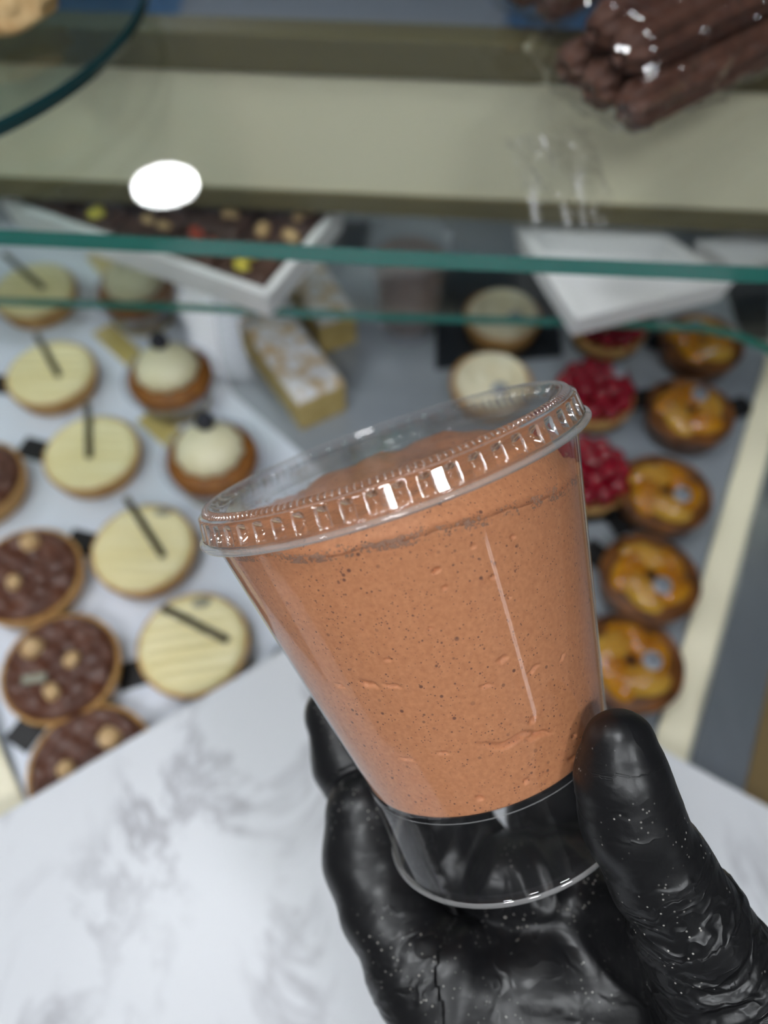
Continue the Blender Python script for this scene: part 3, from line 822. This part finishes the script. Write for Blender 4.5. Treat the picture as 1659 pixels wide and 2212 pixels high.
for j in range(gv + 1):
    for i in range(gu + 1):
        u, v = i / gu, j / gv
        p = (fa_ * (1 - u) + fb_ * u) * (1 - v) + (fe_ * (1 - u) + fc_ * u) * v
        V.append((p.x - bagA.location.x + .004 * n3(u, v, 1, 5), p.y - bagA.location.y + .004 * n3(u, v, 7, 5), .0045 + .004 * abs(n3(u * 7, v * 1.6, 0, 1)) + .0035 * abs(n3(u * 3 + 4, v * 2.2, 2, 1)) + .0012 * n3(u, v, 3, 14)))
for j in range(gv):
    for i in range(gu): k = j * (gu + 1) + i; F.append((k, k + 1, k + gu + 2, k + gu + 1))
mk('bag_flap', V, F, 'flap_film', bagA)  # added crumpled sheet in front of the bag, whitish streaks in its colour
churro_bag((1168, 6), (1500, -150), [(0, 0, 0, 'front chocolate churro in the farther clear bag', 0), (0, .0235, 0, 'back chocolate churro in the farther clear bag', 0)],
         'clear plastic bag of two churros behind the nearer churro bag', .054, .030, 'chocolate churros in the farther bag')

# ------------------------------------------------------------------ the plastic cup of mousse
HF, RB, HS, RS, RT = .1012, .0332, .0242, .0330, .0463     # flange height, base radius, step height, radius there, radius at the flange
Ac = Vector((-0.32496994, -0.92175815, -0.2115572)); Bc = Vector((0.03466321, 0.08309612, 0.20948445))
Aw = (cM @ Ac).normalized(); Bw = c2w(Bc)
def wall_r(z): return RS + (RT - RS) * (z - HS) / (HF - HS)
cup = thing('plastic_cup', 'clear lidded plastic cup of chocolate mousse held by the gloved hand', 'cup', Bw)
xw = (Vector((1, 0, 0)) - Aw * Aw.x).normalized(); yw = Aw.cross(xw)
Rm = Matrix((xw, yw, Aw)).transposed()
cup.rotation_euler = Rm.to_euler()
def cup_local(px, py, rf_):
    """point on the surface of revolution r = rf_(z) hit by the ray through a photo pixel, in cup coordinates"""
    d = ray(px, py).normalized()
    for k in range(1300):
        p = Rm.transposed() @ (CAM + d * (.10 + k * .0001) - Bw)
        if math.hypot(p.x, p.y) < rf_(p.z): return p
    return None
# cup wall: outer skin with rolled foot and a step above the foot, then the top rim
prof = [(RB * .93, .0012), (RB - .0008, .0002), (RB + .0006, .0), (RB + .0010, .0007), (RB + .0004, .0014), (RB, .0020), (RB, .0026)] + [(RB - .0001 * k / 6, .003 + (HS - .0046) * k / 6) for k in range(7)] + [(RB - .0001, HS - .0013), (RB - .0002, HS - .0010), (RS + .0003, HS - .0004), (RS + .0001, HS), (wall_r(HS + .0005), HS + .0005), (wall_r(HS + .0008), HS + .0008)]
prof += [(wall_r(z), z) for z in np.linspace(HS + .0016, HF - .0015, 26)] + [(wall_r(HF - .0012), HF - .0012), (wall_r(HF - .0009), HF - .0009)] + [(RT + .0016, HF + .0002), (RT + .0022, HF + .001), (RT + .0012, HF + .0016)]
cw = lathe('cup_wall', prof, ['cup_clear', 'lid_edge'], cup, 256)
mi_ = np.zeros(len(cw.data.polygons), np.int32); mi_[1 * 256:4 * 256] = 1; mi_[15 * 256:16 * 256] = 1
cw.data.polygons.foreach_set('material_index', mi_)
lathe('cup_floor', [(RS - .0004, HS + .0005), (RS - .004, HS - .0006), (RS - .010, HS - .0010), (.0005, HS - .0010)], 'cup_clear', cup, 128)
# mousse: body that fills the cup, with pockets pressed into its side
MT = HF - .0065
nT, nH = 640, 230
TH = np.linspace(0, 2 * np.pi, nT, endpoint=False)
zz = np.linspace(HS + .0004, MT, nH)
Zg = np.repeat(zz[:, None], nT, 1); Tg = np.repeat(TH[None], nH, 0)
top_wave = np.array([.0016 * n3(3 * math.cos(t), 3 * math.sin(t), .3, 1) + .0011 * n3(11 * math.cos(t), 11 * math.sin(t), 4.3, 1) + .0006 * n3(32 * math.cos(t), 32 * math.sin(t), 4.3, 1) for t in TH])
top_wave = .7 * top_wave - .0058 * np.cos(TH)
frac = ((Zg - HS) / (MT - HS)) ** 6
Zg = Zg + frac * top_wave[None]
Rg = RS + (RT - RS) * (Zg - HS) / (HF - HS) - .00045
Rg = Rg - .0016 * np.clip(1 - (Zg - HS) / .0012, 0, 1) ** 2
pockets = [(1110, 1600, 62, 8, -.13, .0013), (1160, 1590, 34, 6, -.05, .001), (797, 1478, 20, 7, .1, .0010), (735, 1482, 13, 4, 0, .0010), (848, 1482, 18, 4, 0, .0009), (1050, 1482, 14, 4, -.1, .0008), (1152, 1447, 16, 4, -.6, .0009),
           (1150, 1556, 10, 6, -1.0, .0009), (880, 1640, 16, 3, -.1, .0007), (957, 1627, 12, 4, 0, .0007), (1236, 1640, 12, 6, .2, .0008), (1137, 1688, 7, 6, 0, .0008), (1036, 1724, 8, 6, 0, .0009), (942, 1232, 9, 5, -.4, .0010), (1064, 1248, 7, 5, -.4, .0009),
           (838, 1425, 7, 4, 0, .0008), (1108, 1160, 6, 4, 0, .0008), (1085, 1425, 12, 7, -.4, .0008), (1215, 1420, 10, 3, -.9, .0007), (930, 1358, 4, 3, 0, .0008), (1240, 1590, 8, 4, .1, .0008), (1022, 1180, 5, 5, 0, .0006), (960, 1270, 4, 4, 0, .0008), (1100, 1290, 4, 4, 0, .0007)]
for px, py, ax, ay, rot, dep in pockets:
    p = cup_local(px, py, lambda z: wall_r(z) - .0004)
    if p is None: continue
    depth = (CAM - (Bw + Rm @ p)).length
    k = depth / FPX
    t0 = math.atan2(p.y, p.x)
    dx = ((Tg - t0 + np.pi) % (2 * np.pi) - np.pi) * math.hypot(p.x, p.y); dy = Zg - p.z
    # undo the 19 degree lean of the cup in the photo
    ra_ = rot + .33
    # angles grow anticlockwise seen from above: to the right in the photo
    u = dx * math.cos(ra_) - dy * math.sin(ra_) ; v = dx * math.sin(ra_) + dy * math.cos(ra_)
    wob = v - .12 * ax * k * np.sin(u / (ax * k) * 4)
    g = np.exp(-((u / (ax * k)) ** 2 + (wob / (ay * k)) ** 2) ** 2)
    Rg = Rg - dep * g
V = np.stack([Rg * np.cos(Tg), Rg * np.sin(Tg), Zg], -1).reshape(-1, 3).tolist()
F = []
for j in range(nH - 1):
    b = j * nT
    F += [(b + i, b + (i + 1) % nT, b + (i + 1) % nT + nT, b + i + nT) for i in range(nT)]
F.append(tuple(reversed(range(nT))))
last = (nH - 1) * nT
# rough top surface with a soft peak
rings = 40
prev = last
for q in range(1, rings + 1):
    f_ = 1 - q / (rings + .5)
    st0 = len(V)
    for i in range(0, nT, 8):
        x0, y0, z0 = V[last + i]
        x, y = x0 * f_, y0 * f_
        w_ = min(1, max(0, (.972 - f_) / .13)); w_ = w_ * w_ * (3 - 2 * w_)
        zt_ = HF - .0008 + .0034 * (n3(x, y, 1, 60) + .5 * n3(x, y, 2, 150)) + .0022 * math.exp(-((x + .004) ** 2 + (y - .016) ** 2) / .00012)
        V.append((x, y, (z0 - .0010 * min(1, (1 - f_) / .03)) * (1 - w_) + min(zt_, HF + .0040) * w_))
    c = nT // 8
    if q == 1:
        for i in range(c):
            for k in range(8):
                a = last + i * 8 + k; b = last + (i * 8 + k + 1) % nT
                F.append((a, b, st0 + i) if k < 7 else (a, b, st0 + (i + 1) % c, st0 + i))
    else:
        for i in range(c): F.append((prev + i, prev + (i + 1) % c, st0 + (i + 1) % c, st0 + i))
    prev = st0
F.append(tuple(range(prev, prev + nT // 8)))
mk('mousse', V, F, 'mousse', cup)
# smear of foam left on the wall above the mousse
def fr_(i, t, r, z):
    wv = .0016 * n3(3 * math.cos(t), 3 * math.sin(t), .3, 1) * .7 - .0058 * math.cos(t)
    up = [0, .5, 1][i]
    hgt = .0026 + .0018 * n3(5 * math.cos(t), 5 * math.sin(t), 8, 1) + .0010 * n3(17 * math.cos(t), 17 * math.sin(t), 8, 1)
    zz_ = MT - .0012 + wv + up * hgt
    return (wall_r(zz_) - .00025, zz_)
lathe('foam_smear', [(1, 0), (1, 1), (1, 2)], 'foam_residue', cup, 512, fr_)
# lid
NF, NS, SEG = 58, 190, 1520
LP = [(.0441, -.0006), (.0470, -.0010), (.0492, -.0010), (.0496, -.0004), (.0494, .0003), (.0482, .0006), (.0477, .0010)]
wallA = len(LP)
LP += [(.0477 - .0014 * k / 12, .0012 + .0066 * k / 12) for k in range(13)]
wallB = len(LP)
LP += [(.0463, .0082), (.0461, .0085), (.0458, .0087)]
serA = len(LP)
LP += [(.0456, .0088), (.0452, .0093), (.0447, .0097), (.0442, .0100)]
serB = len(LP)
LP += [(.0438, .0101), (.0433, .0099), (.0426, .0090), (.0418, .0081), (.0410, .0076), (.0404, .0073), (.0395, .0072), (.030, .0071), (.015, .0070), (.0005, .0070)]
def lidfn(i, t, r, z):
    r += .0008 * min(1, max(0, z / .008)); z *= .74
    if wallA <= i < wallB:
        s = (i - wallA) / (wallB - 1 - wallA)
        lens = max(0, math.sin(math.pi * min(1, max(0, (s - .10) / .85)))) ** .7
        c = max(0, math.cos(NF * t)) ** .8
        r += .0006 - .0022 * lens * c
    elif serA <= i < serB:
        k = .00030 * math.cos(NS * t) * (1 if serA < i < serB - 1 else .35); r += k; z += k
    return r, z + HF
lid = lathe('lid', LP, ['lid_clear', 'lid_edge', 'lid_flute'], cup, SEG, lidfn)
edge_rows = set(range(1, wallA - 2)) | {wallB, serB}
mi_ = np.zeros(len(lid.data.polygons), np.int32)
for r_i in list(range(wallA - 1, wallB)) + list(range(serA - 1, serB)): mi_[r_i * SEG:(r_i + 1) * SEG] = 2
for r_i in edge_rows: mi_[r_i * SEG:(r_i + 1) * SEG] = 1
for r_i in range(wallA + 1, wallB - 2):          # moulded outlines of the dents and crests of the ribs
    for k in range(SEG):
        if abs(math.cos(NF * 2 * math.pi * (k + .5) / SEG)) < .16: mi_[r_i * SEG + k] = 1
for r_i in range(serA, serB - 1):
    for k in range(SEG):
        if math.cos(NS * 2 * math.pi * (k + .5) / SEG) > .55: mi_[r_i * SEG + k] = 1
lid.data.polygons.foreach_set('material_index', mi_)

# small closed cup of dark mousse standing on the deck
p = PZ(882, 735, DZ)
c2 = thing('plastic_cup', 'clear plastic cup of brown mousse standing on the deck behind the shelves', 'cup', (p.x, p.y + .02, DZ + .0003))
lathe('cup_wall', [(.001, .001), (.026, .0005), (.027, 0), (.0275, .002), (.037, .095), (.0385, .096), (.038, .097)], 'liner_clear', c2, 64)
lathe('mousse', [(.001, .012), (.027, .012), (.0345, .078), (.030, .080), (.001, .081)], 'dark_mousse', c2, 64)
lathe('lid', [(.0392, .094), (.0392, .100), (.037, .102), (.034, .100), (.001, .100)], 'liner_clear', c2, 64)

# ------------------------------------------------------------------ gloved hand: smooth union of tapered capsules, cut back where the cup sits
def J(px, py, z): return np.array([(px - CX) / FPX * z, (py - CY) / FPX * z, z])
def seg(P, a, b, ra, rb):
    ab = b - a; t = np.clip(((P - a) @ ab) / (ab @ ab), 0, 1)
    return np.linalg.norm(P - a - t[..., None] * ab, axis=-1) - (ra + (rb - ra) * t)
def chain(P, pts, k):
    d = None
    for (a, ra), (b, rb) in zip(pts[:-1], pts[1:]):
        s = seg(P, a, b, ra, rb)
        d = s if d is None else smin(d, s, k)
    return d
def smin(a, b, k):
    h = np.clip(.5 + .5 * (b - a) / k, 0, 1)
    return b + (a - b) * h - k * h * (1 - h)
thumb = [(J(1338, 1607, .1690), .0078), (J(1345, 1680, .1700), .0098), (J(1368, 1775, .1710), .0107), (J(1425, 1880, .1725), .0112), (J(1485, 1985, .1750), .0126), (J(1560, 2120, .178), .0147), (J(1620, 2290, .183), .0185), (J(1600, 2480, .190), .0230)]
ring = [(J(790, 1757, .2340), .0127), (J(800, 1850, .2310), .0138), (J(842, 1960, .2250), .0137), (J(905, 2090, .2170), .0140), (J(975, 2230, .210), .0146), (J(1060, 2400, .206), .0165)]
midf = [(J(728, 1545, .2520), .0108), (J(760, 1640, .2510), .0126), (J(830, 1800, .2470), .0130), (J(930, 2000, .2380), .0132), (J(1040, 2180, .224), .0143)]
idx1 = [(J(905, 1560, .2620), .0110), (J(950, 1700, .2580), .0121), (J(1010, 1850, .2470), .0128), (J(1080, 2020, .233), .0133), (J(1150, 2200, .219), .0140)]
idx2 = [(J(1150, 1620, .2620), .0115), (J(1190, 1740, .2560), .0130), (J(1240, 1880, .2440), .0138), (J(1290, 2020, .230), .0140), (J(1300, 2200, .218), .0145)]
palm = [[(J(1270, 1930, .2280), .0140), (J(1445, 2030, .1960), .0130)], [(J(1130, 1900, .2250), .0135), (J(1270, 1930, .2280), .0140)],
        [(J(1020, 2130, .2120), .0140), (J(1180, 2150, .2130), .0150)], [(J(1180, 2150, .2130), .0150), (J(1330, 2170, .2110), .0135)], [(J(1330, 2170, .2110), .0135), (J(1450, 2260, .204), .0145)],
        [(J(1040, 2330, .207), .018), (J(1330, 2560, .210), .027)], [(J(1180, 2200, .216), .017), (J(1330, 2560, .210), .027)], [(J(1330, 2560, .210), .029), (J(1390, 2900, .224), .029)], [(J(1330, 2560, .210), .027), (J(1600, 2480, .190), .023)]]
hs = .00092
lo = np.array([-.046, .040, .148]); hi = np.array([.138, .284, .284])
# the field is evaluated slab by slab
xs = np.arange(lo[0], hi[0], hs); ys = np.arange(lo[1], hi[1], hs); zs = np.arange(lo[2], hi[2], hs)
fld = np.empty((len(xs), len(ys), len(zs)), np.float32)
Acn, Bcn = np.array(Ac, np.float32), np.array(Bc, np.float32)
def hand_sdf(P):
    f = None
    for c in (thumb, ring, midf, idx1, idx2):
        d = chain(P, [(a.astype(np.float32), r) for a, r in c], .004)
        f = d if f is None else smin(f, d, .0018)
    p = None
    for c in palm:
        d = chain(P, [(a.astype(np.float32), r) for a, r in c], .004)
        p = d if p is None else smin(p, d, .010)
    d = smin(f, p, .008)
    q = P - Bcn; h = q @ Acn; r = np.sqrt(np.maximum((q * q).sum(-1) - h * h, 0))
    rw = np.where(h < HS, RB + .0012, RS + (RT - RS) * (h - HS) / (HF - HS) + .0004)
    cupd = np.maximum(r - rw, np.maximum(-.0008 - h, h - HF))
    return np.maximum(d, -cupd)
for i0 in range(0, len(xs), 24):
    X, Y, Zz = np.meshgrid(xs[i0:i0 + 24], ys, zs, indexing='ij')
    fld[i0:i0 + 24] = hand_sdf(np.stack([X, Y, Zz], -1).astype(np.float32))
def surface_nets(f, org, h):
    ins = f < 0
    nx, ny, nz = f.shape
    c = np.zeros((nx - 1, ny - 1, nz - 1), np.int8)
    corners = [(a, b, d) for a in (0, 1) for b in (0, 1) for d in (0, 1)]
    for a, b, d in corners: c += ins[a:nx - 1 + a, b:ny - 1 + b, d:nz - 1 + d]
    act = (c > 0) & (c < 8)
    I, Jx, K = np.nonzero(act)
    vid = -np.ones(act.shape, np.int64); vid[I, Jx, K] = np.arange(len(I))
    acc = np.zeros((len(I), 3)); cnt_ = np.zeros(len(I))
    for c0_ in corners:
        for ax in range(3):
            if c0_[ax]: continue
            c1_ = list(c0_); c1_[ax] = 1
            f0 = f[I + c0_[0], Jx + c0_[1], K + c0_[2]]; f1 = f[I + c1_[0], Jx + c1_[1], K + c1_[2]]
            m_ = (f0 < 0) != (f1 < 0)
            t = np.where(m_, f0 / np.where(m_, f0 - f1, 1), 0)
            p = np.array(c0_, float)[None].repeat(len(I), 0); p[:, ax] += t
            acc[m_] += p[m_]; cnt_ += m_
    V = (np.stack([I, Jx, K], 1) + acc / cnt_[:, None]) * h + org
    Q = []
    for ax in range(3):
        b, d = (ax + 1) % 3, (ax + 2) % 3
        s0 = [slice(1, -1)] * 3; s0[ax] = slice(0, -1); s1 = list(s0); s1[ax] = slice(1, None)
        A0, A1 = ins[tuple(s0)], ins[tuple(s1)]
        e_ = np.argwhere(A0 != A1); off = np.ones(3, int); off[ax] = 0; e_ = e_ + off
        def g(db, dd):
            q = e_.copy(); q[:, b] -= db; q[:, d] -= dd
            return vid[np.minimum(q[:, 0], nx - 2), np.minimum(q[:, 1], ny - 2), np.minimum(q[:, 2], nz - 2)]
        q = np.stack([g(1, 1), g(0, 1), g(0, 0), g(1, 0)], 1)
        e0 = e_; inside0 = ins[e0[:, 0], e0[:, 1], e0[:, 2]]
        q[~inside0] = q[~inside0][:, ::-1]
        Q.append(q)
    Q = np.concatenate(Q); Q = Q[(Q >= 0).all(1)]
    return V, Q
HV, HQ = surface_nets(fld, lo, hs)
# normals from the field, smoothing, wrinkles
def grad(P):
    e_ = .0008; g = np.zeros_like(P)
    for ax in range(3):
        d = np.zeros(3); d[ax] = e_
        g[:, ax] = hand_sdf((P + d).astype(np.float32)) - hand_sdf((P - d).astype(np.float32))
    return g / np.maximum(np.linalg.norm(g, axis=1, keepdims=True), 1e-9)
HN = grad(HV)
rng = np.random.RandomState(7)
LAT = rng.rand(32, 32, 32).astype(np.float32) * 2 - 1
def vnoise(P):
    i = np.floor(P).astype(int); f = P - i; f = f * f * (3 - 2 * f); r = 0
    for a in (0, 1):
        for b in (0, 1):
            for c in (0, 1):
                w_ = (f[:, 0] if a else 1 - f[:, 0]) * (f[:, 1] if b else 1 - f[:, 1]) * (f[:, 2] if c else 1 - f[:, 2])
                r = r + w_ * LAT[(i[:, 0] + a) % 32, (i[:, 1] + b) % 32, (i[:, 2] + c) % 32]
    return r
def along(P, pts):
    """nearest axis: arc position, distance and axis direction frame"""
    best = np.full(len(P), 9.); sv_ = np.zeros(len(P)); L = 0
    for (a, ra), (b, rb) in zip(pts[:-1], pts[1:]):
        ab = b - a; l = np.linalg.norm(ab); t = np.clip(((P - a) @ ab) / l ** 2, 0, 1)
        d = np.linalg.norm(P - a - t[:, None] * ab, axis=1) - (ra + (rb - ra) * t)
        k = d < best; best[k] = d[k]; sv_[k] = (L + t * l)[k]; L += l
    return sv_, best
def ridged(x): return 1 - np.abs(x) * 2
disp = .00022 * vnoise(HV * 160) + .0003 * vnoise(HV * 70)
for pts, amp, s_lo, s_hi in ((thumb, .00095, .030, .10), (ring, .0003, .03, .08), (midf, .0004, .035, .09)):
    s_, d_ = along(HV, pts)
    near = np.clip(1 - d_ / .004, 0, 1)
    band_ = np.clip((s_ - s_lo) / .010, 0, 1) * np.clip((s_hi - s_) / .01, 0, 1)
    warp = s_ * 330 + 1.6 * vnoise(HV * 55) + .8 * vnoise(HV * 120 + 5)
    rid = np.clip(ridged(vnoise(np.stack([warp, HV[:, 0] * 28, HV[:, 2] * 28], 1))), -.6, 1)
    disp = disp + near * band_ * amp * rid
    disp = disp + near * (1 - band_) * amp * .22 * rid
# folds of slack film across the palm, fanning out from under the cup
fan = np.stack([(HV[:, 0] - .033), (HV[:, 1] - .080)], 1)
ang_ = np.arctan2(fan[:, 0], fan[:, 1])
for pts in (thumb,):
    s_, d_ = along(HV, pts); offth = np.clip(d_ / .004, 0, 1)
s_, d_ = along(HV, ring); offr = np.clip((d_ - .0005) / .006, 0, 1)
pf = vnoise(np.stack([ang_ * 3.0 + .7 * vnoise(HV * 30), HV[:, 1] * 14, HV[:, 2] * 9], 1))
pmask = offth * offr * np.clip((HV[:, 1] - .094) / .012, 0, 1)
disp = disp + pmask * .0036 * np.clip(1 - 2.2 * np.abs(pf), -.2, 1)
# smooth coordinates for the fine creases: (position across the creases, along them, strength)
s1_, d1_ = along(HV, thumb); s2_, d2_ = along(HV, ring); s3_, d3_ = along(HV, midf)
fold = np.zeros((len(HV), 3))
fold[:, 0] = ang_ * .013; fold[:, 1] = np.hypot(fan[:, 0], fan[:, 1]); fold[:, 2] = .30 * pmask * np.clip((np.minimum(np.minimum(d1_, d2_), d3_) - .0024) / .005, 0, 1)
for s_, d_, pts, lo_, hi_, ph in ((s3_, d3_, midf, .03, .09, 3.), (s2_, d2_, ring, .028, .075, 7.), (s1_, d1_, thumb, .024, .10, 1.)):
    k = d_ < .0022
    wgt = np.clip((s_ - lo_) / .014, 0, 1) * .88 + .12
    if ph == 7.: wgt = .10 + .70 * np.exp(-((s_ - .046) / .011) ** 2)
    fold[k, 0] = s_[k] + ph; fold[k, 1] = (HV[:, 0] * .8 + HV[:, 2])[k]; fold[k, 2] = (wgt * np.clip(1 - d_ / .0022, 0, 1) ** .5)[k]
# no displacement where the film presses on the cup
q = HV - np.array(Bc); h_ = q @ np.array(Ac); r_ = np.sqrt(np.maximum((q * q).sum(1) - h_ * h_, 0))
rw_ = np.where(h_ < HS, RB + .0012, RS + (RT - RS) * (h_ - HS) / (HF - HS) + .0004)
gap = np.maximum(r_ - rw_, -.0008 - h_)
disp = np.where(disp > 0, np.minimum(disp, np.maximum(gap * .6, 0)), disp) * np.clip(gap / .001, 0, 1)
HV = HV + HN * disp[:, None]
cMn = np.array(cM)
org = c2w((J(1330, 2560, .210)))
WV = HV @ cMn.T + np.array(CAM) - np.array(org)
person = thing('person', 'hand in a black rubber glove gripping the clear mousse cup from below', 'person', org)
gl = mk('glove', WV.tolist(), HQ.tolist(), 'nitrile', person)
at_ = gl.data.attributes.new('fold', 'FLOAT_VECTOR', 'POINT')
at_.data.foreach_set('vector', fold.astype(np.float32).ravel())
